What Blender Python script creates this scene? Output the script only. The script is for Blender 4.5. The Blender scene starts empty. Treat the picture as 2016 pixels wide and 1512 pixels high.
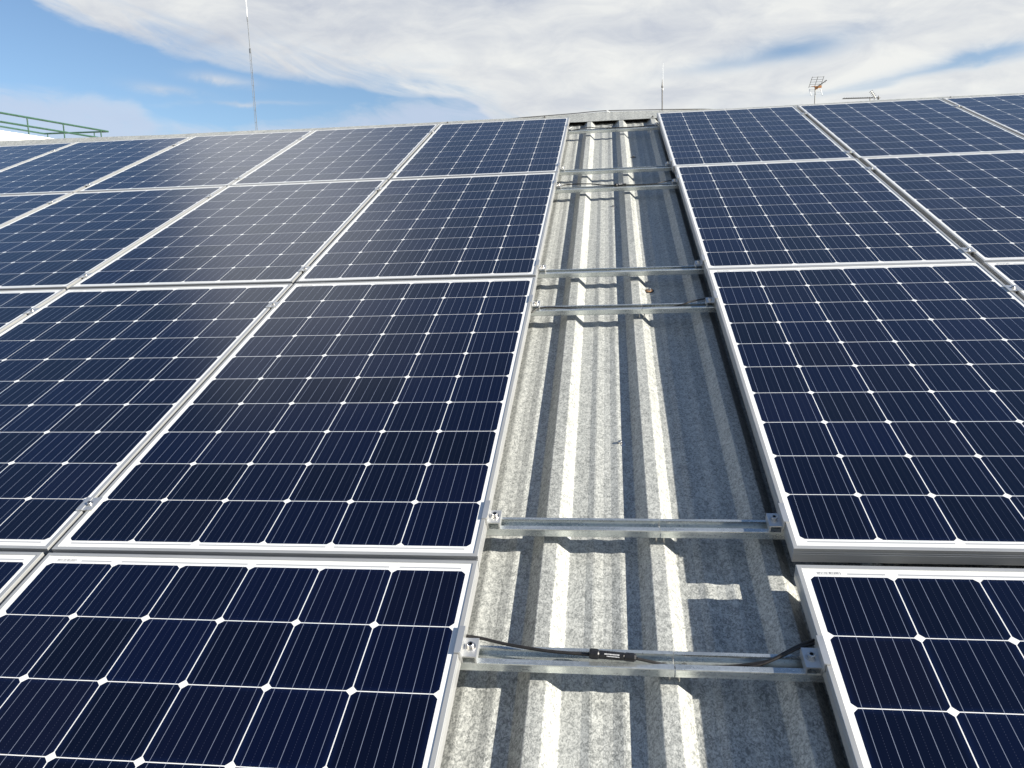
import bpy, math, random
from mathutils import Vector, Matrix
from math import sin, cos, pi, radians
random.seed(7)
S = bpy.context.scene
COL = S.collection

# ------------------------------------------------------------------ frame of reference
SLOPE = radians(19.5)                      # pitch of the metal roof; u right, v up the slope, w normal to it
RX = Matrix.Rotation(SLOPE, 4, 'X')
ORIGIN = Vector((0, 0, 5.0))
GROUND = -6.0
def W(u, v, w=0.0):
    return ORIGIN + RX.to_3x3() @ Vector((u, v, w))

# ------------------------------------------------------------------ camera
cam = bpy.data.cameras.new('camera')
cam.sensor_width = 36.0
cam.lens = 1575.306 / 2016 * 36.0
cam.clip_start = 0.02
cam.clip_end = 20000
camo = bpy.data.objects.new('camera', cam)
COL.objects.link(camo)
Rw = ((0.99247, -0.00998, -0.12205), (0.11893, -0.15893, 0.9801), (-0.02917, -0.98724, -0.15654))
cpos = (0.30632824, -1.64576869, 5.62075719)
camo.matrix_world = Matrix(((Rw[0][0], -Rw[0][1], -Rw[0][2], cpos[0]),
                            (Rw[1][0], -Rw[1][1], -Rw[1][2], cpos[1]),
                            (Rw[2][0], -Rw[2][1], -Rw[2][2], cpos[2]), (0, 0, 0, 1)))
S.camera = camo

# ------------------------------------------------------------------ exposure
S.view_settings.view_transform = 'Standard'
S.view_settings.look = 'None'
S.view_settings.gamma = 1.0
S.view_settings.use_curve_mapping = False
S.view_settings.exposure = 1.12
S.cycles.max_bounces = 8
S.cycles.glossy_bounces = 4
S.cycles.use_denoising = True

# ------------------------------------------------------------------ sun
SUN = (RX.to_3x3() @ Vector((1.95, -0.09, 1.0))).normalized()
sl = bpy.data.lights.new('sun', 'SUN')
sl.energy = 5.0
sl.angle = radians(0.5)
sl.color = (1.0, 0.95, 0.845)
so = bpy.data.objects.new('sun', sl)
COL.objects.link(so)
so.location = (30, -5, 20)
so.rotation_euler = SUN.to_track_quat('Z', 'Y').to_euler()
SUN_EL = math.asin(SUN.z)
SUN_AZ = math.atan2(SUN.x, SUN.y)

# ------------------------------------------------------------------ node maths helper
class X:
    """a shader socket (or a number) with arithmetic"""
    def __init__(s, nt, v): s.nt, s.v = nt, v
    def op(s, name, *a, clamp=False):
        n = s.nt.nodes.new('ShaderNodeMath'); n.operation = name; n.use_clamp = clamp
        for i, q in enumerate((s,) + a):
            q = q.v if isinstance(q, X) else q
            if isinstance(q, (int, float)): n.inputs[i].default_value = q
            else: s.nt.links.new(q, n.inputs[i])
        return X(s.nt, n.outputs[0])
    def __add__(s, o): return s.op('ADD', o)
    __radd__ = __add__
    def __sub__(s, o): return s.op('SUBTRACT', o)
    def __rsub__(s, o): return X(s.nt, o).op('SUBTRACT', s)
    def __mul__(s, o): return s.op('MULTIPLY', o)
    __rmul__ = __mul__
    def __truediv__(s, o): return s.op('DIVIDE', o)
    def lt(s, o): return s.op('LESS_THAN', o)
    def gt(s, o): return s.op('GREATER_THAN', o)
    def abs(s): return s.op('ABSOLUTE')
    def floor(s): return s.op('FLOOR')
    def max(s, o): return s.op('MAXIMUM', o)
    def min(s, o): return s.op('MINIMUM', o)
    def sat(s): return s.op('ADD', 0.0, clamp=True)
    def ss(s, a, b):                        # smoothstep a..b (a may exceed b)
        if a > b: return 1.0 - s.ss(b, a)
        n = s.nt.nodes.new('ShaderNodeMapRange'); n.interpolation_type = 'SMOOTHSTEP'
        s.nt.links.new(s.v, n.inputs['Value'])
        n.inputs['From Min'].default_value = a; n.inputs['From Max'].default_value = b
        return X(s.nt, n.outputs[0])
    def ramp(s, pts):                       # piecewise linear value
        n = s.nt.nodes.new('ShaderNodeFloatCurve'); c = n.mapping.curves[0]
        while len(c.points) > 2: c.points.remove(c.points[-1])
        c.points[0].location = pts[0]; c.points[1].location = pts[-1]
        for p in pts[1:-1]: c.points.new(*p)
        n.mapping.update(); n.inputs[0].default_value = 1.0
        s.nt.links.new(s.v, n.inputs['Value'])
        return X(s.nt, n.outputs[0])
def link(nt, q, sock):
    q = q.v if isinstance(q, X) else q
    if isinstance(q, (int, float)): sock.default_value = q
    elif isinstance(q, tuple): sock.default_value = q
    else: nt.links.new(q, sock)
def xyz(nt, x=0.0, y=0.0, z=0.0):
    n = nt.nodes.new('ShaderNodeCombineXYZ')
    for i, q in enumerate((x, y, z)): link(nt, q, n.inputs[i])
    return n.outputs[0]
def noise(nt, vec, scale, detail=4.0, rough=0.55, dist=0.0):
    n = nt.nodes.new('ShaderNodeTexNoise')
    link(nt, vec, n.inputs['Vector'])
    n.inputs['Scale'].default_value = scale; n.inputs['Detail'].default_value = detail
    n.inputs['Roughness'].default_value = rough; n.inputs['Distortion'].default_value = dist
    return X(nt, n.outputs[0])
def mixc(nt, f, a, b):
    n = nt.nodes.new('ShaderNodeMix'); n.data_type = 'RGBA'
    link(nt, f, n.inputs[0])
    for q, i in ((a, 6), (b, 7)):
        if isinstance(q, tuple): n.inputs[i].default_value = q + (1.0,) if len(q) == 3 else q
        else: link(nt, q, n.inputs[i])
    return n.outputs[2]

# ------------------------------------------------------------------ sky with clouds
def build_world():
    w = bpy.data.worlds.new('World'); S.world = w; w.use_nodes = True
    nt = w.node_tree; nt.nodes.clear()
    out = nt.nodes.new('ShaderNodeOutputWorld')
    sky = nt.nodes.new('ShaderNodeTexSky'); sky.sky_type = 'NISHITA'; sky.sun_disc = False
    sky.sun_elevation = SUN_EL; sky.sun_rotation = SUN_AZ
    sky.altitude = 600; sky.air_density = 1.0; sky.dust_density = 0.15; sky.ozone_density = 3.0
    tc = nt.nodes.new('ShaderNodeTexCoord')
    sp = nt.nodes.new('ShaderNodeSeparateXYZ'); nt.links.new(tc.outputs['Generated'], sp.inputs[0])
    x, y, z = (X(nt, sp.outputs[i]) for i in range(3))
    az = x.op('ARCTAN2', y) * 57.2958
    el = z.op('ARCSINE') * 57.2958
    p = xyz(nt, az * 0.055, el * 0.16, 3.1)
    n1 = noise(nt, p, 1.6, 6, 0.55, 0.6) - 0.5
    n2 = noise(nt, xyz(nt, az * 0.14, el * 0.33, 8.7), 1.5, 6, 0.6, 0.8) - 0.5
    n3 = noise(nt, xyz(nt, az * 0.03, el * 0.14, 1.3), 1.9, 5, 0.5, 0.5) - 0.5
    a01 = (az + 45.0) / 90.0
    def A(d): return (d + 45.0) / 90.0
    edge = a01.ramp([(0, .97), (A(-38), .86), (A(-35.3), .745), (A(-29.6), .668), (A(-23), .600), (A(-16.4), .562), (A(-10.5), .515), (A(-6), .40), (1, .30)]) * 20.0
    low = a01.ramp([(0, .55), (A(-37), .525), (A(-33), .515), (A(-31), .500), (A(-29.5), .455), (A(-26), .440), (A(-20), .480), (A(-15), .525), (A(-10), .550), (A(-3), .545), (A(2), .50), (1, .45)]) * 20.0
    n4 = noise(nt, xyz(nt, (az * 0.96 - el * 0.27) * 0.085, (az * 0.27 + el * 0.96) * 0.32, 5.2), 1.8, 7, 0.62, 0.7) - 0.5
    above = el - edge + n1 * 1.7 + n2 * 1.0 + n4 * 1.8
    d = above.ss(-0.30, 0.65)
    d = d * (1.0 - (above.ss(4.2, 0.3)) * (n4 * 3.2 + n2 * 1.2 + 0.12).sat() * 0.85)
    wisp = (el - edge + n1 * 4.5 + n2 * 4.0).ss(-0.4, 2.8) * 0.22
    d = d.max(wisp)
    bank = (low - el + n2 * 2.0 + n1 * 1.2).ss(-0.45, 0.85) * (n2 * 1.6 + n4 * 1.2 + 0.92).sat()
    d = d.max(bank * 0.74)
    def gauss(cx, cy, sx, sy, k):
        dx = (az - cx + n1 * 5.0) / sx; dy = (el - cy - (az - cx) * k + n2 * 1.1 + n1 * 1.2) / sy
        return ((dx * dx + dy * dy) * -1.0).op('EXPONENT')
    puffs = gauss(-25.8, 11.75, 1.7, 0.32, -0.10) * 0.75 + gauss(-28.9, 10.95, 1.9, 0.28, -0.12) * 0.6 + gauss(-24.6, 10.22, 3.4, 0.15, 0.03) * 0.6
    d = d.max((puffs * (n2 * 3.0 + n1 * 2.0 + 0.75).sat()).sat())
    holes = gauss(12.4, 12.6, 3.3, 0.72, 0.07) * 0.95 + gauss(22.6, 10.75, 3.6, 0.42, 0.07) * 0.9 + gauss(7.0, 11.9, 3.0, 0.42, 0.08) * 0.5 + gauss(16.5, 10.05, 4.0, 0.28, 0.10) * 0.45
    d = d * (1.0 - holes.sat() * 0.9)
    # higher up: one long cloud to the front left (seen only in the glass), faint patches to the right
    left = (az + 33.0 + (el - 28.0) * 0.42 + n1 * 6.0 + n2 * 5.0).ss(-3.0, 4.5)
    right = 1.0 - (az + n1 * 8.0).ss(-27.0, -11.0) * 0.93
    top = (el + n1 * 9.0).ss(49.0, 33.0)
    patch = (n3 + n1 * 0.5).ss(0.02, 0.30) * 0.22
    high = (left * right * top).max(patch * (el.ss(70.0, 30.0)) * (az.abs()).ss(120.0, 60.0) * az.ss(-30.0, -5.0))
    rear_fill = (n3 * 1.2 + n1 + 0.42).sat() * 0.25 * az.abs().ss(75.0, 110.0)  # unseen clouds behind, added to make the ambient light greyer
    high = high.max(rear_fill)
    k = el.ss(17.0, 23.0)
    d = d * (1.0 - k) + high * k
    d = d * el.ss(-1.0, 2.0)
    zen_fill = el.ss(70.0, 82.0) * 0.35 * (n3 * 1.5 + n1 + 0.7).sat(); d = d.max(zen_fill)  # unseen overhead cloud, added to take the blue out of the ambient light
    # the light and dark of the cloud sheet itself
    shade = (n3 * 1.8 + n2 * 1.5 + n1 * 0.7 + n4 * 0.5 + 0.50).sat()
    lift = (el.ss(16.5, 11.0)) * az.ss(-26.0, -2.0) * 0.38
    shade = (shade * 0.85 + lift + left * right * k * 0.5).sat()
    col = mixc(nt, shade, (0.232, 0.254, 0.300), (0.405, 0.410, 0.402))
    col = mixc(nt, k * 0.85, col, (0.37, 0.395, 0.45))
    lav = (bank * (above.ss(1.2, 0.0)) * az.ss(9.0, 0.0)).sat()
    col = mixc(nt, lav * 0.85, col, (0.262, 0.298, 0.375))
    b1 = nt.nodes.new('ShaderNodeBackground'); nt.links.new(sky.outputs[0], b1.inputs[0]); b1.inputs[1].default_value = 0.064
    b2 = nt.nodes.new('ShaderNodeBackground'); nt.links.new(col, b2.inputs[0]); b2.inputs[1].default_value = 1.0
    m = nt.nodes.new('ShaderNodeMixShader'); link(nt, d.sat(), m.inputs[0])
    nt.links.new(b1.outputs[0], m.inputs[1]); nt.links.new(b2.outputs[0], m.inputs[2])
    nt.links.new(m.outputs[0], out.inputs[0])
build_world()

# ------------------------------------------------------------------ materials
def newmat(name):
    m = bpy.data.materials.new(name); m.use_nodes = True
    nt = m.node_tree
    return m, nt, nt.nodes['Principled BSDF']
def objco(nt):
    n = nt.nodes.new('ShaderNodeTexCoord'); return n.outputs['Object']
def scaled(nt, vec, s):
    n = nt.nodes.new('ShaderNodeVectorMath'); n.operation = 'MULTIPLY'
    link(nt, vec, n.inputs[0]); n.inputs[1].default_value = s
    return n.outputs[0]
def bump(nt, h, b, strength, dist):
    n = nt.nodes.new('ShaderNodeBump'); n.inputs['Strength'].default_value = strength
    n.inputs['Distance'].default_value = dist
    link(nt, h, n.inputs['Height']); nt.links.new(n.outputs[0], b.inputs['Normal'])
def simple(name, col, rough=0.5, metal=0.0, nscale=40.0, var=0.15, bmp=0.0):
    m, nt, b = newmat(name)
    n = noise(nt, objco(nt), nscale, 4, 0.6)
    dk = tuple(c * (1 - var) for c in col); lt = tuple(min(1, c * (1 + var)) for c in col)
    nt.links.new(mixc(nt, n.ss(0.3, 0.7), dk, lt), b.inputs['Base Color'])
    link(nt, n * 0.2 + (rough - 0.1), b.inputs['Roughness'])
    b.inputs['Metallic'].default_value = metal
    if bmp: bump(nt, n, b, bmp, 0.002)
    return m

def galv_roof():
    m, nt, b = newmat('galvanised_roof_steel')
    oc = objco(nt)
    wob = nt.nodes.new('ShaderNodeTexNoise'); nt.links.new(oc, wob.inputs['Vector']); wob.inputs['Scale'].default_value = 95; wob.inputs['Detail'].default_value = 2
    off = nt.nodes.new('ShaderNodeVectorMath'); off.operation = 'MULTIPLY_ADD'
    nt.links.new(wob.outputs['Color'], off.inputs[0]); off.inputs[1].default_value = (0.017, 0.017, 0.017); nt.links.new(oc, off.inputs[2])
    def vor(sc, feature='F1'):
        v = nt.nodes.new('ShaderNodeTexVoronoi'); v.feature = feature
        nt.links.new(scaled(nt, off.outputs[0], sc), v.inputs['Vector']); v.inputs['Scale'].default_value = 1.0
        return v
    v1 = vor((105, 82, 60)); v2 = vor((210, 170, 120))
    def chan(v, i):
        s = nt.nodes.new('ShaderNodeSeparateColor'); nt.links.new(v.outputs['Color'], s.inputs[0]); return X(nt, s.outputs[i])
    worm = noise(nt, scaled(nt, oc, (140, 95, 105)), 1.0, 2.5, 0.55, 1.6).ss(0.40, 0.62)
    worm2 = noise(nt, scaled(nt, oc, (230, 170, 170)), 1.0, 2, 0.5, 1.2).ss(0.36, 0.66)
    spang = worm * 0.46 + chan(v1, 0) * 0.22 + worm2 * 0.32
    fine = noise(nt, oc, 420, 3, 0.6)
    streak = noise(nt, scaled(nt, oc, (26, 0.9, 8)), 1.0, 5, 0.6)  # stain streaks that also paint in the light and dark bands of the stiffeners
    blot = noise(nt, scaled(nt, oc, (3.5, 2.2, 3)), 1.0, 5, 0.6)
    val = (spang * 1.15 + streak * 0.72 + blot * 0.06 - 0.44).sat()
    c = mixc(nt, val, (0.180, 0.186, 0.178), (0.545, 0.547, 0.510))
    dirt = (streak.ss(0.54, 0.78) * blot.ss(0.42, 0.7)) * 0.16
    c = mixc(nt, dirt, c, (0.23, 0.20, 0.15))
    nt.links.new(c, b.inputs['Base Color'])
    link(nt, chan(v1, 2) * 0.16 + streak * 0.14 + 0.36, b.inputs['Roughness'])
    b.inputs['Metallic'].default_value = 0.16
    b.inputs['Specular IOR Level'].default_value = 0.3
    bump(nt, spang * 0.5 + fine * 0.4 + blot * 1.2, b, 0.14, 0.003)
    return m
def galv_rail():
    m, nt, b = newmat('galvanised_rail_steel')
    oc = objco(nt)
    n = noise(nt, scaled(nt, oc, (9, 60, 60)), 1.0, 5, 0.6); f = noise(nt, oc, 160, 4, 0.6)
    sp = noise(nt, scaled(nt, oc, (4, 4, 4)), 1.0, 3, 0.5)
    c = mixc(nt, (n * 0.6 + f * 0.4).ss(0.3, 0.72), (0.50, 0.535, 0.53), (0.80, 0.825, 0.81))
    nt.links.new(c, b.inputs['Base Color'])
    link(nt, n * 0.22 + f * 0.08 + sp * 0.08 + 0.09, b.inputs['Roughness'])
    b.inputs['Metallic'].default_value = 0.82
    bump(nt, n * 0.6 + f * 0.5, b, 0.12, 0.002)
    return m
def alu(name, base=0.72, rough=0.36, metal=0.55, warm=1.0):
    m, nt, b = newmat(name)
    oc = objco(nt)
    n = noise(nt, scaled(nt, oc, (7, 7, 60)), 1.0, 4, 0.6); f = noise(nt, oc, 300, 3, 0.6)
    c = mixc(nt, n.ss(0.25, 0.75), (base * 0.9, base * 0.9, base * 0.89), (base * 1.04, base * 1.04, base * 1.02 * warm))
    nt.links.new(c, b.inputs['Base Color'])
    link(nt, n * 0.14 + f * 0.08 + rough - 0.11, b.inputs['Roughness'])
    b.inputs['Metallic'].default_value = metal
    return m

P = 0.15875                                   # cell pitch
def pv_laminate():
    """cells, busbars, ribbons and white backsheet under one sheet of glass, from the panel's own coordinates"""
    m, nt, b = newmat('photovoltaic_laminate')
    oc = objco(nt)
    sp = nt.nodes.new('ShaderNodeSeparateXYZ'); nt.links.new(oc, sp.inputs[0])
    x, y = X(nt, sp.outputs[0]), X(nt, sp.outputs[1])
    gx, gy = x / P + 3.0, y / P + 5.0
    ix, iy = gx.floor(), gy.floor()
    cx, cy = (gx - ix - 0.5) * P, (gy - iy - 0.5) * P
    ax, ay = cx.abs(), cy.abs()
    H = 0.0784
    inside = ax.max(ay).lt(H) * (cx * cx + cy * cy).op('SQRT').lt(0.1048)
    grid = x.abs().lt(3 * P) * y.abs().lt(5 * P)
    cell = inside * grid
    # five busbars per cell
    bx = (cx / 0.0312 + 0.5)
    bf = ((bx - bx.floor() - 0.5) * 0.0312).abs()
    bus = bf.lt(0.00046) * ax.lt(0.07) * y.abs().lt(0.8035) * x.abs().lt(3 * P)
    # faint rows of dots between them
    hx = cx / 0.0312
    hf = ((hx - hx.floor() - 0.5) * 0.0312).abs()
    dy = cy / 0.0052; dd = (dy - dy.floor() - 0.5).abs()
    dots = hf.lt(0.0005) * dd.lt(0.2) * ax.lt(0.07)
    # connecting ribbons in the two end margins
    rib = y.abs().gt(0.7992) * y.abs().lt(0.8035)
    t = y.gt(0.0)
    u = x / P + 3.0
    def seg(a, c): return u.gt(a) * u.lt(c)
    rt = seg(0.47, 0.93) + seg(1.08, 2.94) + seg(3.06, 4.94) + seg(5.08, 5.92)
    rb = seg(0.08, 1.94) + seg(2.06, 3.94) + seg(4.06, 5.92)
    rib = rib * (t * rt + (1.0 - t) * rb).sat()
    info = nt.nodes.new('ShaderNodeObjectInfo')
    wn = nt.nodes.new('ShaderNodeTexWhiteNoise'); wn.noise_dimensions = '3D'
    nt.links.new(xyz(nt, ix, iy, X(nt, info.outputs['Random']) * 57.0), wn.inputs['Vector'])
    r = X(nt, wn.outputs['Value'])
    sep = nt.nodes.new('ShaderNodeSeparateColor'); nt.links.new(wn.outputs['Color'], sep.inputs[0])
    c = mixc(nt, r, (0.0007, 0.0009, 0.0050), (0.0010, 0.0019, 0.0132))
    c = mixc(nt, X(nt, sep.outputs[1]).ss(0.75, 1.0) * 0.3, c, (0.0050, 0.0040, 0.0105))
    edge = ax.max(ay).ss(0.066, 0.0784) * 0.5
    c = mixc(nt, edge * 0.6, c, (0.004, 0.009, 0.040))
    c = mixc(nt, dots * 0.22, c, (0.10, 0.11, 0.16))
    c = mixc(nt, cell, (0.70, 0.70, 0.685), c)
    c = mixc(nt, bus, c, mixc(nt, cell, (0.52, 0.52, 0.52), (0.17, 0.19, 0.25)))
    c = mixc(nt, rib, c, (0.33, 0.335, 0.35))
    nt.links.new(c, b.inputs['Base Color'])
    dust = noise(nt, oc, 9, 5, 0.65); fd = noise(nt, oc, 260, 2, 0.5)
    link(nt, dust * 0.06 + fd * 0.03 + 0.095 + (1.0 - cell) * 0.1, b.inputs['Roughness'])
    b.inputs['IOR'].default_value = 1.57
    b.inputs['Specular Tint'].default_value = (0.72, 0.84, 1.0, 1.0)
    wave = noise(nt, scaled(nt, oc, (2.2, 2.2, 1)), 1.0, 1, 0.4); bump(nt, wave, b, 0.06, 0.012)
    return m

M_ROOF = galv_roof(); M_RAIL = galv_rail()
M_FRAME = alu('anodised_frame', 0.46, 0.38, 0.5)
M_CLAMP = alu('milled_aluminium', 0.66, 0.34, 0.75)
M_PV = pv_laminate()
M_BOLT = simple('stainless_steel', (0.58, 0.56, 0.53), 0.3, 0.95, 200, 0.15)
M_HOLE = simple('dark_recess', (0.02, 0.02, 0.022), 0.7, 0, 100, 0.2)
M_CABLE = simple('black_rubber', (0.016, 0.014, 0.013), 0.45, 0, 150, 0.3)
M_PLASTIC = simple('black_plastic', (0.012, 0.012, 0.013), 0.35, 0, 150, 0.3)
M_PRINT = simple('white_print', (0.62, 0.62, 0.62), 0.5, 0, 90, 0.1)
M_SHADE = simple('painted_shade_black', (0.012, 0.010, 0.010), 0.95, 0, 60, 0.5, 0.5)  # flat black for the shade in the openings below the ridge cap
M_WALL = simple('white_render', (0.82, 0.81, 0.76), 0.8, 0, 6, 0.04)
M_CLAD = simple('grey_cladding', (0.42, 0.43, 0.43), 0.6, 0.2, 6, 0.1)
M_GREEN = simple('green_paint', (0.030, 0.080, 0.050), 0.45, 0, 9, 0.3)
M_MAST = simple('grey_mast_steel', (0.20, 0.21, 0.22), 0.5, 0.4, 8, 0.2)
M_POLE = simple('weathered_pole_steel', (0.26, 0.26, 0.25), 0.5, 0.5, 30, 0.2)
M_WHITE = simple('white_fibreglass', (0.86, 0.86, 0.84), 0.4, 0, 20, 0.05)
M_ANT = simple('antenna_aluminium', (0.62, 0.61, 0.58), 0.4, 0.4, 30, 0.1)
M_ANTDK = simple('dull_antenna_metal', (0.15, 0.145, 0.14), 0.5, 0.4, 30, 0.2)
M_ORANGE = simple('orange_brown_plastic', (0.50, 0.22, 0.07), 0.5, 0, 30, 0.2)
M_INK = simple('barcode_ink', (0.07, 0.07, 0.08), 0.5, 0, 30, 0.1)
M_PAPER = simple('label_paper', (0.74, 0.74, 0.73), 0.35, 0, 30, 0.04)
M_RUST = simple('rusty_washer', (0.30, 0.17, 0.09), 0.7, 0.3, 300, 0.5)
M_GRND = simple('dry_ground_earth', (0.22, 0.19, 0.14), 0.9, 0, 0.15, 0.25)

# ------------------------------------------------------------------ mesh builder
class MB:
    def __init__(s): s.v, s.f, s.m = [], [], []
    def add(s, vs, fs, mi=0):
        o = len(s.v); s.v += [tuple(q) for q in vs]; s.f += [tuple(i + o for i in f) for f in fs]; s.m += [mi] * len(fs)
    def box(s, a, b, mi=0):
        x0, y0, z0 = a; x1, y1, z1 = b
        s.add([(x0, y0, z0), (x1, y0, z0), (x1, y1, z0), (x0, y1, z0), (x0, y0, z1), (x1, y0, z1), (x1, y1, z1), (x0, y1, z1)],
              [(3, 2, 1, 0), (4, 5, 6, 7), (0, 1, 5, 4), (1, 2, 6, 5), (2, 3, 7, 6), (3, 0, 4, 7)], mi)
    def prism(s, prof, a, b, axis='x', closed=True, caps=True, mi=0):
        """profile pairs swept along an axis; for x pairs are (y,z), for y pairs are (x,z)"""
        n = len(prof)
        def pt(q, t): return (t, q[0], q[1]) if axis == 'x' else ((q[0], t, q[1]) if axis == 'y' else (q[0], q[1], t))
        vs = [pt(q, a) for q in prof] + [pt(q, b) for q in prof]
        fs = [(i, (i + 1) % n, (i + 1) % n + n, i + n) for i in range(n if closed else n - 1)]
        if caps and closed: fs += [tuple(reversed(range(n))), tuple(range(n, 2 * n))]
        s.add(vs, fs, mi)
    def tube(s, pts, r, n=8, caps=True, mi=0):
        pts = [Vector(q) for q in pts]; rs = r if isinstance(r, (list, tuple)) else [r] * len(pts)
        vs, fs = [], []
        t0 = (pts[1] - pts[0]).normalized()
        ref = Vector((0, 0, 1)) if abs(t0.z) < 0.9 else Vector((1, 0, 0))
        nrm = t0.cross(ref).normalized()
        for i, q in enumerate(pts):
            t = (pts[min(i + 1, len(pts) - 1)] - pts[max(i - 1, 0)]).normalized()
            nrm = (nrm - t * nrm.dot(t)).normalized(); bn = t.cross(nrm)
            for k in range(n):
                a = 2 * pi * k / n; vs.append(q + (nrm * cos(a) + bn * sin(a)) * rs[i])
        for i in range(len(pts) - 1):
            for k in range(n): fs.append((i * n + k, i * n + (k + 1) % n, (i + 1) * n + (k + 1) % n, (i + 1) * n + k))
        if caps: fs += [tuple(reversed(range(n))), tuple(range((len(pts) - 1) * n, len(pts) * n))]
        s.add(vs, fs, mi)
    def lathe(s, prof, c=(0, 0, 0), n=16, mi=0):
        """profile (r,z) spun about the vertical through c; end radii of 0 close it"""
        vs, fs = [], []
        for r, z in prof:
            for k in range(n):
                a = 2 * pi * k / n; vs.append((c[0] + r * cos(a), c[1] + r * sin(a), c[2] + z))
        for i in range(len(prof) - 1):
            for k in range(n): fs.append((i * n + k, i * n + (k + 1) % n, (i + 1) * n + (k + 1) % n, (i + 1) * n + k))
        s.add(vs, fs, mi)
    def mesh(s, name, mats, smooth=False):
        me = bpy.data.meshes.new(name); me.from_pydata(s.v, [], s.f)
        for m in (mats if isinstance(mats, (list, tuple)) else [mats]): me.materials.append(m)
        me.polygons.foreach_set('material_index', s.m)
        if smooth: me.polygons.foreach_set('use_smooth', [True] * len(s.f))
        me.validate(); me.update()
        return me
    def build(s, name, mats, parent=None, smooth=False):
        return obj(name, s.mesh(name, mats, smooth), parent)
def obj(name, me, parent=None):
    o = bpy.data.objects.new(name, me); COL.objects.link(o)
    if parent: o.parent = parent
    return o
def tag(o, label, cat, group=None, kind=None):
    o['label'] = label; o['category'] = cat
    if group: o['group'] = group
    if kind: o['kind'] = kind
    return o
def roofmat(u, v, w): return Matrix.Translation(W(u, v, w)) @ RX
def thing(name, mat, label, cat, group=None):
    o = bpy.data.objects.new(name, None); COL.objects.link(o); o.empty_display_size = 0.1
    o.matrix_world = mat
    return tag(o, label, cat, group)
def copy_tree(o):
    c = o.copy(); COL.objects.link(c)
    for ch in o.children:
        d = ch.copy(); COL.objects.link(d); d.parent = c
        for g in ch.children:
            e = g.copy(); COL.objects.link(e); e.parent = d
    return c
def spline(pts, n=8):
    """Catmull-Rom through pts"""
    p = [Vector(q) for q in pts]; p = [p[0] * 2 - p[1]] + p + [p[-1] * 2 - p[-2]]
    out = []
    for i in range(1, len(p) - 2):
        for k in range(n):
            t = k / n; a, b, c, d = p[i - 1:i + 3]
            out.append(0.5 * ((2 * b) + (c - a) * t + (2 * a - 5 * b + 4 * c - d) * t * t + (3 * b - a - 3 * c + d) * t ** 3))
    return out + [p[-2]]
RI = [[Rw[r][c] for r in range(3)] for c in range(3)]
def seen(u, v, w, pad=40):
    """is this roof point inside the photograph's frame"""
    d = W(u, v, w) - Vector(cpos)
    c = [sum(Rw[r][k] * d[r] for r in range(3)) for k in range(3)]
    if c[2] < 0.1: return False
    a, b = 1008 + 1575.3 * c[0] / c[2], 756 + 1575.3 * c[1] / c[2]
    return -pad < a < 2016 + pad and -pad < b < 1512 + pad

# ------------------------------------------------------------------ ground
g = MB(); g.add([(-6000, -6000, 0), (6000, -6000, 0), (6000, 6000, 0), (-6000, 6000, 0)], [(0, 1, 2, 3)])
go = g.build('ground', M_GRND); go.location = (0, 0, GROUND); go['kind'] = 'structure'

# ------------------------------------------------------------------ the warehouse and its trapezoidal roof
WC, WV = -0.079, -0.110                      # crests and valleys, below the top of the panels
PER, R0, CW, FL = 0.2440, 0.150, 0.029, 0.031
UL, UR, VB, VT = -9.0, 9.0, -6.0, 5.30
APEX_V = 5.42
def roof_profile(u0, u1):
    pts = []
    k = math.floor((u0 - R0) / PER)
    while R0 + k * PER - FL < u1:
        c = R0 + k * PER
        b = c + CW + FL
        L = PER - CW - 2 * FL
        for u, w in ((c - FL, WV), (c - FL + 0.002, WV + .0004), (c - 0.002, WC - .0006), (c, WC), (c + CW, WC), (c + CW + 0.002, WC - .0006), (b - 0.002, WV + .0004), (b, WV),
                     (b + L * .24, WV + .0002), (b + L * .34, WV + .0032), (b + L * .37, WV + .0032), (b + L * .50, WV),
                     (b + L * .62, WV), (b + L * .74, WV + .0032), (b + L * .77, WV + .0032), (b + L * .88, WV + .0002)):
            if u0 <= u <= u1: pts.append((u, w))
        k += 1
    return pts
b = thing('warehouse_building', Matrix.Translation(ORIGIN) @ RX, 'warehouse with a pitched ribbed galvanised steel roof carrying the solar panels', 'building')
def sheet(v0, v1, nv):
    q = MB(); prof = roof_profile(UL, UR); n = len(prof)
    rnd = random.Random(3)
    vs = []
    for j in range(nv + 1):
        v = v0 + (v1 - v0) * j / nv
        vs += [(u, v, w + 0.0012 * sin(v * 2.1 + u * 1.7) + 0.0008 * sin(v * 5.3 - u * 3.1)) for u, w in prof]
    fs = [(j * n + i, j * n + i + 1, (j + 1) * n + i + 1, (j + 1) * n + i) for j in range(nv) for i in range(n - 1)]
    q.add(vs, fs)
    return q
rs = sheet(VB, VT, 24).build('roof_sheet', M_ROOF, b)
FARLEN = 18.0
fs_ = sheet(0.10, FARLEN, 6).build('roof_sheet', M_ROOF, b)
fs_.location = (0, APEX_V, -0.075); fs_.rotation_euler = (-2 * SLOPE, 0, 0)
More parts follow.
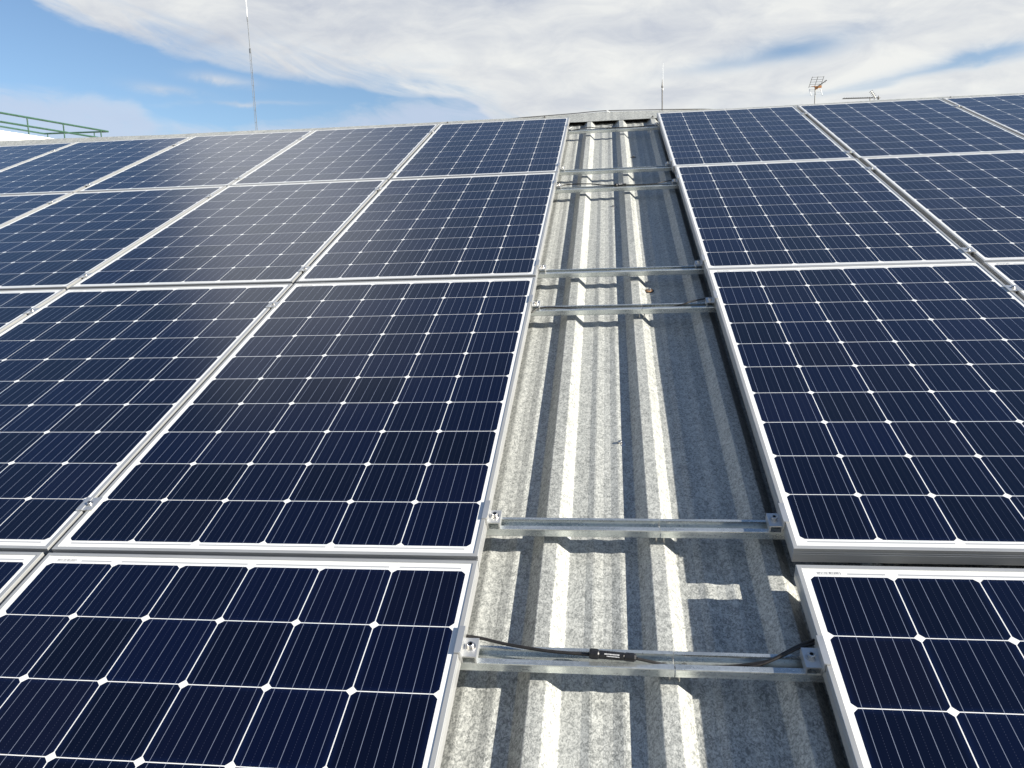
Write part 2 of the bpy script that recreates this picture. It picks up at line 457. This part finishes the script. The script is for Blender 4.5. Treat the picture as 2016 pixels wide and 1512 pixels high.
# ridge flashing, its crown a little uneven as on the roof
AP = [(-9, -.02), (-5.053, -0.0394), (-4.3965, -0.0452), (-3.5219, -0.0590), (-2.7864, -0.0600), (-2.1478, -0.0680), (-1.1013, -0.0691), (-0.7596, -0.067), (-0.3222, -0.0690),
      (0.0347, -0.0615), (0.2806, -0.0545), (0.60, -.064), (0.8855, -0.0690), (1.2545, -0.0795), (1.9183, -0.0758), (2.5086, -0.0710), (3.4504, -0.0736), (9, -.085)]
def apex(u):
    for (a, wa), (c, wb) in zip(AP, AP[1:]):
        if a <= u <= c: return wa + (wb - wa) * (u - a) / (c - a)
    return -.07
q = MB(); rings = []
us = [UL + (UR - UL) * i / 240 for i in range(241)]
for u in us:
    wa = apex(u); r = random.Random(int(u * 50)).uniform(-.0012, .0012)
    f = [(5.166, -0.0905), (5.166, -0.0765 + r * .5), (5.20, -0.0745 + r), (5.30, (-0.0745 + wa) / 2 + .001 + r * .6), (5.405, wa - .0015), (APEX_V, wa), (APEX_V + .012, wa - .006),
         (APEX_V + .21, wa - .168), (APEX_V + .212, wa - .182)]
    rings.append([(u, a, c) for a, c in f])
n = len(rings[0])
q.add([p for r in rings for p in r], [(i * n + k, (i + 1) * n + k, (i + 1) * n + k + 1, i * n + k + 1) for i in range(len(rings) - 1) for k in range(n - 1)])
# the flashing's front lip is notched over each rib, so only its upper sheet is kept above the crests
q.f = [f for f in q.f if not all(abs(q.v[i][1] - 5.166) < 1e-6 for i in f)]; q.m = [0] * len(q.f)
cap = q.build('ridge_cap', M_ROOF, b)
sd = cap.modifiers.new('thickness', 'SOLIDIFY'); sd.thickness = 0.0016; sd.offset = -1
q = MB(); q.box((UL, 5.235, WV - .02), (UR, 5.262, -0.0785)); q.build('valley_shade_strip', M_SHADE, b)  # black strip paints the dark of the open valleys under the cap
for u, v, ru in ((0.331, 0.577, 0), (0.466, 1.716, 1), (0.330, 2.916, 0), (0.471, 4.039, 2), (0.339, 5.125, 0)):
    q = MB(); z = WV + .0005
    q.lathe([(0, .0006), (.0165, .0006), (.0165, .0018), (.0145, .0032), (.0085, .0040)], (u, v, z), 20, 0 if ru != 1 else 1)
    q.lathe([(.0085, .0036), (.0060, .0036), (.0060, .0100), (.0050, .0110), (0, .0110)], (u, v, z), 6, 0)
    q.lathe([(.0200, 0), (.0200, .0010), (.0160, .0015)], (u, v, z), 20, 2)
    q.build('roof_screw', [M_BOLT if ru != 2 else M_ANTDK, M_RUST, M_PLASTIC], rs)
for u, v in ((1.233, 5.345), (0.655, 5.20), (-2.555, 5.30), (-1.0, 5.36), (-0.20, 5.37), (2.9, 5.36)):
    q = MB(); wz = (-0.0745 + (apex(u) + .0745) * (v - 5.2) / .22) + .001
    q.lathe([(0, 0), (.011, 0), (.011, .002), (.006, .003), (.0055, .010), (0, .010)], (u, v, wz), 8)
    q.build('roof_screw', M_ANTDK, cap)
q = MB()
yA, zA = APEX_V * cos(SLOPE), APEX_V * sin(SLOPE)
pr = [(VB * cos(SLOPE) + .3, GROUND - 5), (VB * cos(SLOPE) + .3, VB * sin(SLOPE) - .1), (yA, zA - .35), (yA + 16.6, zA - 16.6 * math.tan(SLOPE) - .35), (yA + 16.6, GROUND - 5)]
q.prism(pr, UL + .25, UR - .25)
wl = q.build('wall', M_CLAD, b); wl.rotation_euler = (-SLOPE, 0, 0)

# ------------------------------------------------------------------ mounting rails
RW, RH, RT, RTOP = 0.046, 0.022, 0.0022, -0.037
# front edge of each rail, up the slope
RAILS = [-0.290, 0.106, 1.369, 1.754, 3.043, 3.438, 4.622]
RNAME = ['lowest rail', 'second lowest rail', 'third rail from below', 'fourth rail from below', 'fifth rail from below', 'second highest rail', 'highest rail']
def rail_profile():
    t = RT; r = .0022
    out = [(.0125, RH - .004), (.0125, RH), (r, RH), (r * .3, RH - r * .3), (0, RH - r), (0, r), (r, 0), (RW - r, 0), (RW, r), (RW, RH - r), (RW - r, RH), (RW - .010, RH), (RW - .010, RH - .004)]
    inn = [(RW - .010 - t, RH - .004), (RW - .010 - t, RH - t), (RW - t, RH - t), (RW - t, t), (t, t), (t, RH - t), (.0125 + t * .0 - t, RH - t), (.0125 - t, RH - .004)]
    # lips: the inner run meets the outer run at both lip ends
    inn[0] = (RW - .010 + t, RH - .004); inn[1] = (RW - .010 + t, RH - t)
    return out + inn
def make_rail(ri, u0, u1, label, feet):
    v = RAILS[ri]
    t = thing('mounting_rail', roofmat((u0 + u1) / 2, v, RTOP - RH), label, 'mounting rail', 'galvanised rails carrying the solar panels')
    c = (u0 + u1) / 2
    q = MB(); q.prism(rail_profile(), u0 - c, u1 - c); q.build('channel', M_RAIL, t)
    for u in feet:
        q = MB(); q.box((u - c - .013, .006, WC - (RTOP - RH) + .001), (u - c + .013, RW - .006, -.0003)); q.build('foot', M_RAIL, t)
    return t
def crest(k): return R0 + k * PER + CW / 2
LF = [crest(k) for k in range(-21, -1, 4)]; RF = [crest(k) for k in range(3, 17, 4)]
SEAM = {0: 0.4185, 1: 0.4150, 2: 0.4230, 6: 0.6020}
for i in range(7):
    nm = RNAME[i]
    if i in SEAM:
        a = make_rail(i, -5.4, SEAM[i] - .0009, {0: 'long left length of the lowest rail with a cable connector lying on it', 1: 'long left length of the empty second lowest rail, up to the joint', 2: 'left length of the third rail from below with a thin cable entering its channel', 6: 'long left length of the highest rail under the ridge'}[i], LF)
        c = make_rail(i, SEAM[i] + .0009, 4.7, {0: 'right length of the lowest rail with two black cables rising from it', 1: 'right length of the empty second lowest rail, beyond the joint', 2: 'right length of the third rail from below, beyond the open joint', 6: 'right length of the highest rail at the corner of the top right panel'}[i], RF)
        for s_, par, dx in ((-1, a, -.008), (1, c, .009)):
            q = MB(); off = SEAM[i] - par.matrix_world.translation.x
            q.tube([(off + dx, .010, -.0185), (off + dx, .010, .004)], .0022, 8); q.build('splice_bolt', M_BOLT, par)
            q = MB(); q.lathe([(0, 0), (.006, 0), (.006, .004), (0, .004)], (off + dx * 2.2, RW / 2 + .003, RT), 6); q.build('nut', M_BOLT, par)
        q = MB(); off = SEAM[i] - a.matrix_world.translation.x
        q.box((off - .003, RW - RT - .0018, RT), (off + .0004, RW - RT - .0002, RH - RT)); q.build('splice_plate', M_CLAMP, a)
    else:
        make_rail(i, -5.4, 4.7, {3: 'unbroken empty rail, fourth from below, crossing the bare strip', 4: 'unbroken fifth rail from below with a black cable along its channel', 5: 'unbroken empty rail, second highest, crossing the bare strip'}[i], LF + RF)

# ------------------------------------------------------------------ solar panels
PW, PL, PH = 0.992, 1.6505, 0.037
def panel_proto():
    t = bpy.data.objects.new('solar_panel', None); COL.objects.link(t); t.empty_display_size = 0.1
    hx, hy, lip = PW / 2, PL / 2, 0.0095
    # (inset, height above the bottom) going from the inner lip out, over and down the side
    prof = [(lip, PH - .0022), (lip, PH - .0006), (lip - .0006, PH), (.0008, PH), (0, PH - .0008), (0, PH - .0085), (.0009, PH - .0090), (.0009, PH - .0104), (0, PH - .0109),
            (0, PH - .0135), (.0009, PH - .0140), (.0009, PH - .0154), (0, PH - .0159), (0, .0006), (.0006, 0), (.028, 0), (.028, .002)]
    q = MB(); vs, fs = [], []
    for d, z in prof:
        vs += [(-hx + d, -hy + d, z), (hx - d, -hy + d, z), (hx - d, hy - d, z), (-hx + d, hy - d, z)]
    for i in range(len(prof) - 1):
        for k in range(4): fs.append((i * 4 + k, (i + 1) * 4 + k, (i + 1) * 4 + (k + 1) % 4, i * 4 + (k + 1) % 4))
    q.add(vs, fs); q.build('frame', M_FRAME, t)
    q = MB(); d = lip - .001; q.box((-hx + d, -hy + d, PH - .007), (hx - d, hy - d, PH - .0019)); q.build('laminate', M_PV, t)
    # bar code label under the glass at the upper left corner
    z = PH - .00175
    q = MB(); x0, x1, y0, y1 = -3 * P + .014, -3 * P + .068, 0.7965, 0.8072
    q.add([(x0, y0, z), (x1, y0, z), (x1, y1, z), (x0, y1, z)], [(0, 1, 2, 3)])
    lb = q.build('barcode_label', M_PAPER, t)
    q = MB(); r = random.Random(5); x = x0 + .003
    while x < x1 - .004:
        wd = r.choice((.0006, .0009, .0014)); q.add([(x, y0 + .0036, z + .0001), (x + wd, y0 + .0036, z + .0001), (x + wd, y1 - .0008, z + .0001), (x, y1 - .0008, z + .0001)], [(0, 1, 2, 3)]); x += wd + r.choice((.0006, .001, .0015))
    x = x0 + .003
    while x < x1 - .005:
        q.add([(x, y0 + .0008, z + .0001), (x + .0011, y0 + .0008, z + .0001), (x + .0011, y0 + .0024, z + .0001), (x, y0 + .0024, z + .0001)], [(0, 1, 2, 3)]); x += .0022
    q.build('bars', M_INK, lb)
    # junction box on the back
    q = MB(); q.box((-.055, hy - .20, PH - .021), (.055, hy - .11, PH - .0071)); q.build('junction_box', M_PLASTIC, t)
    return t
PAN = [  # right-hand lowest cell corner (u, v), column word, row word, look
    ('a', 1, .0021, -1.6637), ('a', 2, 0, 0), ('a', 3, -.0033, 1.6700), ('a', 4, -.0017, 3.3330),
    ('b', 1, -1.0030, -1.6640), ('b', 2, -1.0035, .0013), ('b', 3, -1.0120, 1.6750), ('b', 4, -1.0095, 3.3370),
    ('c', 2, -2.0120, .0050), ('c', 3, -2.0200, 1.6760), ('c', 4, -2.0130, 3.3375),
    ('d', 3, -3.0300, 1.6770), ('d', 4, -3.0330, 3.3410), ('e', 4, -4.0420, 3.3430),
    ('A', 1, 1.6493, -1.6600), ('A', 2, 1.6547, .0390), ('A', 3, 1.6530, 1.6910), ('A', 4, 1.6440, 3.3430),
    ('B', 2, 2.6640, .0370), ('B', 3, 2.6690, 1.6975), ('B', 4, 2.6570, 3.3510), ('C', 4, 3.6660, 3.3560)]
COLW = dict(a='directly left of the bare strip', b='second column left of the bare strip', c='third column left of the bare strip', d='fourth column left of the bare strip', e='at the far left end',
            A='directly right of the bare strip', B='second column right of the bare strip', C='at the far right end')
ROWW = {1: 'lowest row', 2: 'second lowest row', 3: 'second highest row', 4: 'top row'}
LOOK = {('a', 4): 'grey blue', ('b', 4): 'cloud reflecting grey', ('c', 4): 'half grey half blue', ('b', 3): 'greyish'}
proto = None
for c, r, u, v in PAN:
    t = panel_proto() if proto is None else copy_tree(proto)
    if proto is None: proto = t
    rn = random.Random(ord(c) * 10 + r)
    t.matrix_world = roofmat(u - 3 * P, v + 5 * P, -PH + .0006) @ Matrix.Rotation(radians(rn.uniform(-.07, .07)), 4, 'X') @ Matrix.Rotation(radians(rn.uniform(-.10, .10)), 4, 'Y')
    tag(t, '%s solar panel, %s, %s' % (LOOK.get((c, r), 'dark navy' if r < 3 else 'navy blue'), COLW[c], ROWW[r]), 'solar panel', 'solar panels mounted in rows on the roof')
OFF = {(c, r): (u, v) for c, r, u, v in PAN}
def edges(c, r):
    u, v = OFF[(c, r)]; return u - 6 * P - .02, u + .02

# ------------------------------------------------------------------ clamps
def bolt(mb, x, y, z, r=.0066, h=.0085):
    mb.lathe([(0, 0), (r * 1.55, 0), (r * 1.55, .0014), (r, .0014), (r, h - .0008), (r - .0008, h), (r * .55, h)], (x, y, z), 20, 0)
    mb.lathe([(r * .55, h), (r * .50, h * .4), (0, h * .4)], (x, y, z), 6, 1)
def end_clamp_mesh(sgn):
    """origin at the frame edge on the rail top; sgn = +1 when the panel lies to the left"""
    t = .003; top = PH + .0008
    pr = [(-.0085, top), (-.0085, top + t), (t + .0006, top + t), (t + .0006, .0195), (.030, .0195), (.030, 0.0003), (.030 - t, .0003), (.030 - t, .0195 - t), (t + .0006, .0195 - t), (t + .0006, .002), (.0006, .002), (.0006, top)]
    fl = MB(); fl.prism([(p * sgn, z) for p, z in pr[:4]] + [(p * sgn, z) for p, z in ((.0006, .0195), (.0006, top))], -.033, .033, 'y')
    q = MB(); q.v, q.f, q.m = fl.v, fl.f, fl.m
    q.prism([(p * sgn, z) for p, z in [(.0006, .0195)] + pr[4:8] + [pr[8], pr[9], (.0006, .002)]], -.023, .023, 'y')
    return q
EC = {}
for s_ in (1, -1):
    t = bpy.data.objects.new('end_clamp', None); COL.objects.link(t); t.empty_display_size = .05
    end_clamp_mesh(s_).build('clamp_body', M_CLAMP, t)
    q = MB(); bolt(q, .0165 * s_, .001, .0195); q.build('bolt', [M_BOLT, M_HOLE], t)
    EC[s_] = [t, False]
def row_of(ri): return {0: 1, 1: 2, 2: 2, 3: 3, 4: 3, 5: 4, 6: 4}[ri]
def put(slot, mat, label, cat, group):
    t = slot[0] if not slot[1] else copy_tree(slot[0])
    slot[1] = True; t.matrix_world = mat
    return tag(t, label, cat, group)
for i, v in enumerate(RAILS):
    for s_, c, side in ((1, 'a', 'left'), (-1, 'A', 'right')):
        e = edges(c, row_of(i)); u = e[1] if s_ > 0 else e[0]
        put(EC[s_], roofmat(u, v + RW / 2 + random.Random(i * 2 + s_).uniform(-.004, .006), RTOP), '%s end clamp, %s side of the bare strip, %s' % ('sunlit silver' if s_ > 0 else 'shaded grey', side, RNAME[i]), 'clamp', 'end clamps along the edges of the bare strip')
t = bpy.data.objects.new('mid_clamp', None); COL.objects.link(t); t.empty_display_size = .05
q = MB(); z = PH + .0008
q.prism([(-.0215, z), (.0215, z), (.0215, z + .003), (.006, z + .003), (.0055, z + .0018), (-.0055, z + .0018), (-.006, z + .003), (-.0215, z + .003)], -.025, .025, 'y')
q.prism([(-.0048, .0003), (.0048, .0003), (.0048, z), (-.0048, z)], -.018, .018, 'y')
q.build('clamp_plate', M_CLAMP, t)
q = MB(); bolt(q, 0, 0, z + .0018, .0058, .0056); q.build('bolt', [M_BOLT, M_HOLE], t)
MC = [t, False]
ORD = {'ab': 'first seam left of the bare strip', 'bc': 'second seam left of the bare strip', 'cd': 'third seam left of the bare strip', 'de': 'fourth seam left of the bare strip', 'AB': 'first seam right of the bare strip', 'BC': 'second seam right of the bare strip'}
for i, v in enumerate(RAILS):
    for pair in ORD:
        r = row_of(i); a, c = pair
        if a.islower(): a, c = c, a
        if (a, r) not in OFF or (c, r) not in OFF: continue
        u = (edges(a, r)[1] + edges(c, r)[0]) / 2
        if not seen(u, v + RW / 2, 0): continue
        put(MC, roofmat(u, v + RW / 2 + random.Random(i * 7 + ord(a)).uniform(-.006, .008), RTOP), 'mid clamp in the %s, %s' % (ORD[pair], RNAME[i]), 'clamp', 'mid clamps between neighbouring panels')

# ------------------------------------------------------------------ cables
def cable(pts, r, label, conn=None, second=None):
    u0, v0, w0 = pts[0]
    t = thing('power_cable', roofmat(u0, v0, w0), label, 'cable', 'black cables along the rails')
    o = Vector((u0, v0, w0))
    q = MB(); q.tube(spline([Vector(p) - o for p in pts], 8), r, 10); q.build('lead', M_CABLE, t, True)
    if second:
        q = MB(); q.tube(spline([Vector(p) - o for p in second], 8), r, 10); q.build('lead', M_CABLE, t, True)
    if conn:
        a, c, rr = Vector(conn[0]) - o, Vector(conn[1]) - o, conn[2]
        d = (c - a); L = d.length; d.normalize()
        def at(x): return a + d * (x * L)
        q = MB()
        q.tube([at(0), at(.01), at(.19), at(.215)], [rr * .75, rr, rr * 1.02, rr * .86], 16)
        q.tube([at(.215), at(.23), at(.74), at(.76)], [rr * .8, rr * .88, rr * .84, rr * .7], 16)
        q.tube([at(.74), at(.755), at(.96), at(1)], [rr * .7, rr * .86, rr * .82, rr * .6], 12)
        for k in range(8):
            an = 2 * pi * k / 8; n1 = d.orthogonal().normalized(); n2 = d.cross(n1); off = (n1 * cos(an) + n2 * sin(an)) * rr * .97
            q.tube([at(.03) + off, at(.18) + off], rr * .13, 5)
            if k % 2 == 0: q.tube([at(.78) + off * .82, at(.95) + off * .82], rr * .12, 5)
        co = q.build('connector', M_PLASTIC, t)
        n = Vector((0, -.62, .78)); n = (n - d * n.dot(d)).normalized(); e = d.cross(n)
        q = MB()
        for row, (x0, x1, h) in enumerate(((.33, .62, .0011), (.38, .64, .0008))):
            base = n * (rr * .885) + e * ((-.0012 if row == 0 else .0026) * rr / .009)
            x = x0; rn = random.Random(row)
            while x < x1:
                wd = rn.uniform(.012, .028)
                p0, p1 = at(x) + base, at(x + wd) + base
                q.add([p0 - e * h, p1 - e * h, p1 + e * h, p0 + e * h], [(0, 1, 2, 3)]); q.add([p0 - e * h + n * .0002, p1 - e * h + n * .0002, p1 + e * h + n * .0002, p0 + e * h + n * .0002], [(0, 1, 2, 3)])
                x += wd + .008
        q.build('print', M_PRINT, co)
    return t
cable([(-.10, -.225, -.024), (.0337, -.2389, -.022), (.1054, -.2497, -.0285), (.1845, -.2630, -.0285), (.2667, -.2675, -.030)], .0031, 'thick black cable ending in a connector on the lowest rail',
      ((.262, -.2668, -.0275), (.349, -.2730, -.0285), .0088))
cable([(.347, -.2730, -.030), (.385, -.2755, -.037), (.43, -.277, -.048), (.50, -.275, -.0505), (.565, -.272, -.040), (.6129, -.2562, -.030), (.655, -.237, -.024), (.74, -.205, -.030)], .0028, 'pair of black cables rising from the lowest rail under the right panel',
      None, [(.44, -.268, -.052), (.52, -.266, -.050), (.585, -.263, -.038), (.62, -.2490, -.029), (.66, -.229, -.0235), (.74, -.192, -.030)])
cable([(-.06, 1.325, -.045), (.0165, 1.345, -.034), (.0455, 1.3760, -.030), (.0915, 1.3900, -.032), (.1572, 1.395, -.040), (.25, 1.396, -.050), (.40, 1.396, -.053), (.52, 1.397, -.046), (.5709, 1.394, -.034), (.6095, 1.4112, -.029), (.6691, 1.4268, -.026), (.75, 1.44, -.03)], .0028, 'thin black cable in the third rail from below, dipping in mid strip')
cable([(-.05, 3.05, -.034), (.0352, 3.0790, -.030), (.0876, 3.1060, -.027), (.2006, 3.1000, -.027), (.2708, 3.0760, -.030), (.345, 3.0600, -.030)], .0030, 'black cable with its connector on the fifth rail from below, left side', ((.34, 3.0605, -.029), (.405, 3.062, -.029), .0080))
cable([(.40, 3.062, -.030), (.48, 3.0600, -.032), (.5595, 3.0600, -.030), (.6165, 3.0880, -.027), (.6656, 3.0900, -.024), (.75, 3.10, -.03)], .0028, 'black cable rising to the right clamp on the fifth rail from below')
cable([(.02, 4.650, -.040), (.0992, 4.6550, -.032), (.1718, 4.6840, -.028), (.2456, 4.6550, -.031), (.463, 4.6380, -.032), (.6254, 4.6450, -.029), (.70, 4.6480, -.028)], .0030, 'black cable lying along the highest rail below the ridge')

# ------------------------------------------------------------------ lightning conductor on the ridge
o = Vector(W(.30, APEX_V, apex(.30)))
t = thing('lightning_conductor', Matrix.Translation(o) @ RX, 'thin grey conductor wire raised on a white holder along the ridge', 'wire')
q = MB(); pts = [(-.72, apex(-.72) - .030), (-.50, apex(-.5) - .004), (-.2345, apex(-.23) + .004), (.03, -.0555), (.2806, -.0465), (.60, -.0555), (.8854, apex(.885) + .0035), (1.12, apex(1.12) - .002), (1.3, apex(1.3) - .03)]
q.tube(spline([(u - .30, .001, w - apex(.30)) for u, w in pts], 6), 0.0034, 8); q.build('wire', M_ANTDK, t, True)
q = MB(); q.box((-.012, -.012, -.0005), (.022, .010, .0035)); q.box((-.004, -.006, .0035), (.012, .006, .0105)); q.tube([(.0, -.010, .002), (.02, -.016, -.001)], .004, 8); q.build('holder', M_WHITE, t)

# ------------------------------------------------------------------ masts and antennas
def far_roof_z(y): return W(0, APEX_V, -.075).z - (y - W(0, APEX_V, -.075).y) * math.tan(SLOPE)
# distant radio mast
bx, by = -27.62, 62.0
t = thing('radio_mast', Matrix.Translation((bx, by, GROUND)), 'tall slender lattice radio mast with a white whip on top beyond the roof', 'mast')
zt = 22.5 - GROUND; q = MB(); lean = -.006
def mx(z): return -.0885 * 0 + (z - (16.4 - GROUND)) * lean
legs = [(-.075, -.04), (.075, -.04), (0, .09)]
for a, c in legs: q.tube([(a * 1.2 + mx(0), c, 0), (a * 1.0 + mx(zt * .6), c, zt * .6), (a * .8 + mx(zt), c * .8, zt)], .017, 6)
z = 1.0
while z < zt:
    k = 1.2 - .4 * z / zt
    for (a, c), (d, e) in ((legs[0], legs[1]), (legs[1], legs[2]), (legs[2], legs[0])): q.tube([(a * k + mx(z), c * k, z), (d * k + mx(z), e * k, z)], .010, 5)
    z += .95
q.build('lattice', M_MAST, t)
q = MB(); q.tube([(mx(zt) - .0, 0, zt - .35), (mx(zt), 0, zt - .05)], .07, 8); q.tube([(mx(zt), 0, zt - .1), (mx(zt) - .03, 0, 24.75 - GROUND)], .030, 8); q.tube([(mx(zt) - .03, 0, 24.5 - GROUND), (mx(zt) - .03, 0, 24.85 - GROUND)], .05, 8); q.build('pole', M_MAST, t)
q = MB(); q.tube([(mx(zt) - .03, 0, 24.85 - GROUND), (mx(zt) - .05, 0, 27.9 - GROUND)], [.034, .028], 8); q.build('whip', M_WHITE, t)
# rod on a pole just behind the ridge
zb = far_roof_z(10.0)
t = thing('lightning_rod', Matrix.Translation((1.052, 10.0, zb)), 'thin grey pole with a pointed tip and white rod behind the ridge', 'lightning rod')
q = MB(); q.tube([(0, 0, -.02), (0, 0, 7.84 - zb)], .0085, 10); q.lathe([(0, 0), (.06, 0), (.06, .006), (.012, .01)], (0, 0, -.006), 10); q.build('pole', M_ANTDK, t)
q = MB(); h = 7.85 - zb; q.tube([(0, 0, h), (0, 0, h + .015), (0, 0, h + .04), (0, 0, h + .115)], [.010, .014, .008, .0015], 10); q.build('tip', M_ANTDK, t)
q = MB(); q.tube([(.009, .004, h - .02), (.011, .004, 8.175 - zb)], [.0030, .0022], 8); q.tube([(.009, .004, h - .03), (.009, .004, h - .005)], .007, 8); q.build('rod', M_WHITE, t)
# grid aerial
Y = 20.0; zb = far_roof_z(Y); X0 = 5.4486
t = thing('tv_antenna', Matrix.Translation((X0, Y, zb)), 'television grid antenna with an orange dipole on a thin pole behind the ridge', 'antenna')
zc = 9.56 - zb
q = MB(); q.tube([(-.004, 0, -.03), (.004, 0, zc)], .014, 10); q.build('pole', M_POLE, t)
def grid(top, name):
    s_ = 1 if top else -1
    def pt(a, h): return Vector((a + (.045 * h / .23 if top else .02 * h / .2) - .02, (-.17 * h / .23) + .05 * a, zc + .02 * s_ + s_ * h * 1.0))
    q = MB(); H = .225 if top else .175
    for a in (-.135, .0, .145) if top else (-.115, .155): q.tube([pt(a, .0), pt(a, H)], 0.0065 if top else .011, 6)
    for k in range(5): h = H * (k + .35) / 4.6; q.tube([pt(-.14, h), pt(.15, h)], .0042, 5)
    q.build(name, M_ANTDK if top else M_WHITE, t)
grid(True, 'reflector_grid'); grid(False, 'reflector_grid')
q = MB(); q.tube([(-.01, -.02, zc - .005), (.22, -.24, zc + .135)], .010, 6)
for k, L in ((.35, .10), (.6, .09), (.85, .08)):
    c = Vector((-.01, -.02, zc - .005)).lerp(Vector((.22, -.24, zc + .135)), k); q.tube([c - Vector((.05, .05, 0)) * L * 10 * .1, c + Vector((.05, .05, 0)) * L * 10 * .1], .006, 5); q.tube([c - Vector((0, 0, L * .4)), c + Vector((0, 0, L * .4))], .005, 5)
q.build('boom', M_ANTDK, t)
q = MB(); q.box((-.012, -.075, zc - .028), (.052, -.015, zc + .032)); q.box((.045, -.10, zc - .008), (.135, -.05, zc + .045)); q.box((-.10, -.05, zc + .036), (.03, -.04, zc + .045)); q.build('dipole', M_ORANGE, t)
# yagi
X0, zb2 = 6.7746, far_roof_z(Y)
t = thing('yagi_antenna', Matrix.Translation((X0, Y, zb2)), 'long horizontal yagi antenna just above the ridge on the right', 'antenna')
zb = 9.262 - zb2
q = MB(); q.tube([(0, 0, -.03), (0, 0, zb - .012)], .014, 10); q.build('pole', M_POLE, t)
q = MB(); q.tube([(-.645, 0, zb + .013), (.235, 0, zb - .007)], .0105, 8); q.build('boom', M_ANTDK, t)
q = MB()
for k in range(13):
    x = -.635 + k * .055; zz = zb + .013 - (x + .645) * .0227; q.tube([(x, -.10, zz + .004), (x, .10, zz + .012)], .0075, 6)
q.build('director', M_ANTDK, t)
q = MB(); q.tube([(.013, 0, zb + .155), (.125, 0, zb - .004)], .013, 6); q.tube([(.125, 0, zb - .004), (.085, -.02, zb - .05)], .010, 6)
for k in range(4): c = Vector((.013, 0, zb + .155)).lerp(Vector((.125, 0, zb)), k / 4); q.tube([c - Vector((0, .14, 0)), c + Vector((0, .14, 0))], .006, 5)
q.build('reflector', M_POLE, t)
q = MB(); q.lathe([(0, -.05), (.022, -.045), (.026, 0), (.012, .03), (.006, .055), (0, .055)], (.195, 0, zb - .006), 10); q.tube([(.19, 0, zb - .006), (.25, 0, zb - .008)], [.026, .004], 8); q.build('dipole', M_ANTDK, t)

# ------------------------------------------------------------------ white building with a green railing, far left
ZR = 14.62
A0, A1 = Vector((-35.3, 36.5)), Vector((-32.58, 49.83)); dA = (A1 - A0).normalized(); nA = Vector((-dA.y, dA.x))
wt = ZR - 1.06
t = thing('white_building', Matrix.Translation((A1.x, A1.y, GROUND)), 'plain white sunlit building at the left edge beyond the roof', 'building')
q = MB(); B0 = A1 - dA * 30; B1 = A1 + dA * 1.2; B2 = B1 + nA * 14; B3 = B0 + nA * 14
def pp(p, z): return (p.x - A1.x, p.y - A1.y, z - GROUND)
q.add([pp(p, z) for z in (GROUND, wt) for p in (B0, B1, B2, B3)], [(0, 1, 5, 4), (1, 2, 6, 5), (2, 3, 7, 6), (3, 0, 4, 7), (4, 5, 6, 7)])
q.build('wall', M_WALL, t)
q = MB(); q.add([pp(p, z) for z in (wt + .002, wt + .06) for p in (B0 - nA * .04, B1 - nA * .04, B1 + nA * .3, B0 + nA * .3)], [(0, 1, 5, 4), (1, 2, 6, 5), (2, 3, 7, 6), (3, 0, 4, 7), (4, 5, 6, 7), (3, 2, 1, 0)])
q.build('coping', M_WALL, t)
t = thing('green_railing', Matrix.Translation((A1.x, A1.y, wt)), 'green tubular guard railing along the edge of the white building', 'railing')
C0, C1 = Vector((-36.85, 49.4)), Vector((-37.55, 45.0))
def pr_(p, z): return Vector((p.x - A1.x, p.y - A1.y, z - wt))
E_ = A1 - dA * 20
def rail_run(name, pts, z, r):
    q = MB(); q.tube([pr_(p, z) for p in pts], r, 8); q.build(name, M_GREEN, t, False)
C2 = C1 + (C1 - C0).normalized() * 10
rail_run('top_rail', [E_, A1], ZR, .060); rail_run('mid_rail', [E_, A1 - dA * .35], ZR - .50, .058)
rail_run('top_rail', [A1, C0, C1, C2], ZR, .054)
def on_near(px):  # distance back along the near rail from the corner
    return A1 - dA * px
for dd in (.62, 3.55, 6.1, 9.0, 12.0): 
    q = MB(); p = on_near(dd); q.tube([pr_(p, wt + .06), pr_(p, ZR)], .040, 8); q.build('post', M_GREEN, t)
for k in (.22, .95):
    p = A1.lerp(C0, k); q = MB(); q.tube([pr_(p, wt + .01), pr_(p, ZR)], .036, 8); q.build('post', M_GREEN, t)
for p in (C1, C2):
    q = MB(); q.tube([pr_(p, wt + .01), pr_(p, ZR)], .036, 8); q.build('post', M_GREEN, t)
bpy.context.view_layer.update()
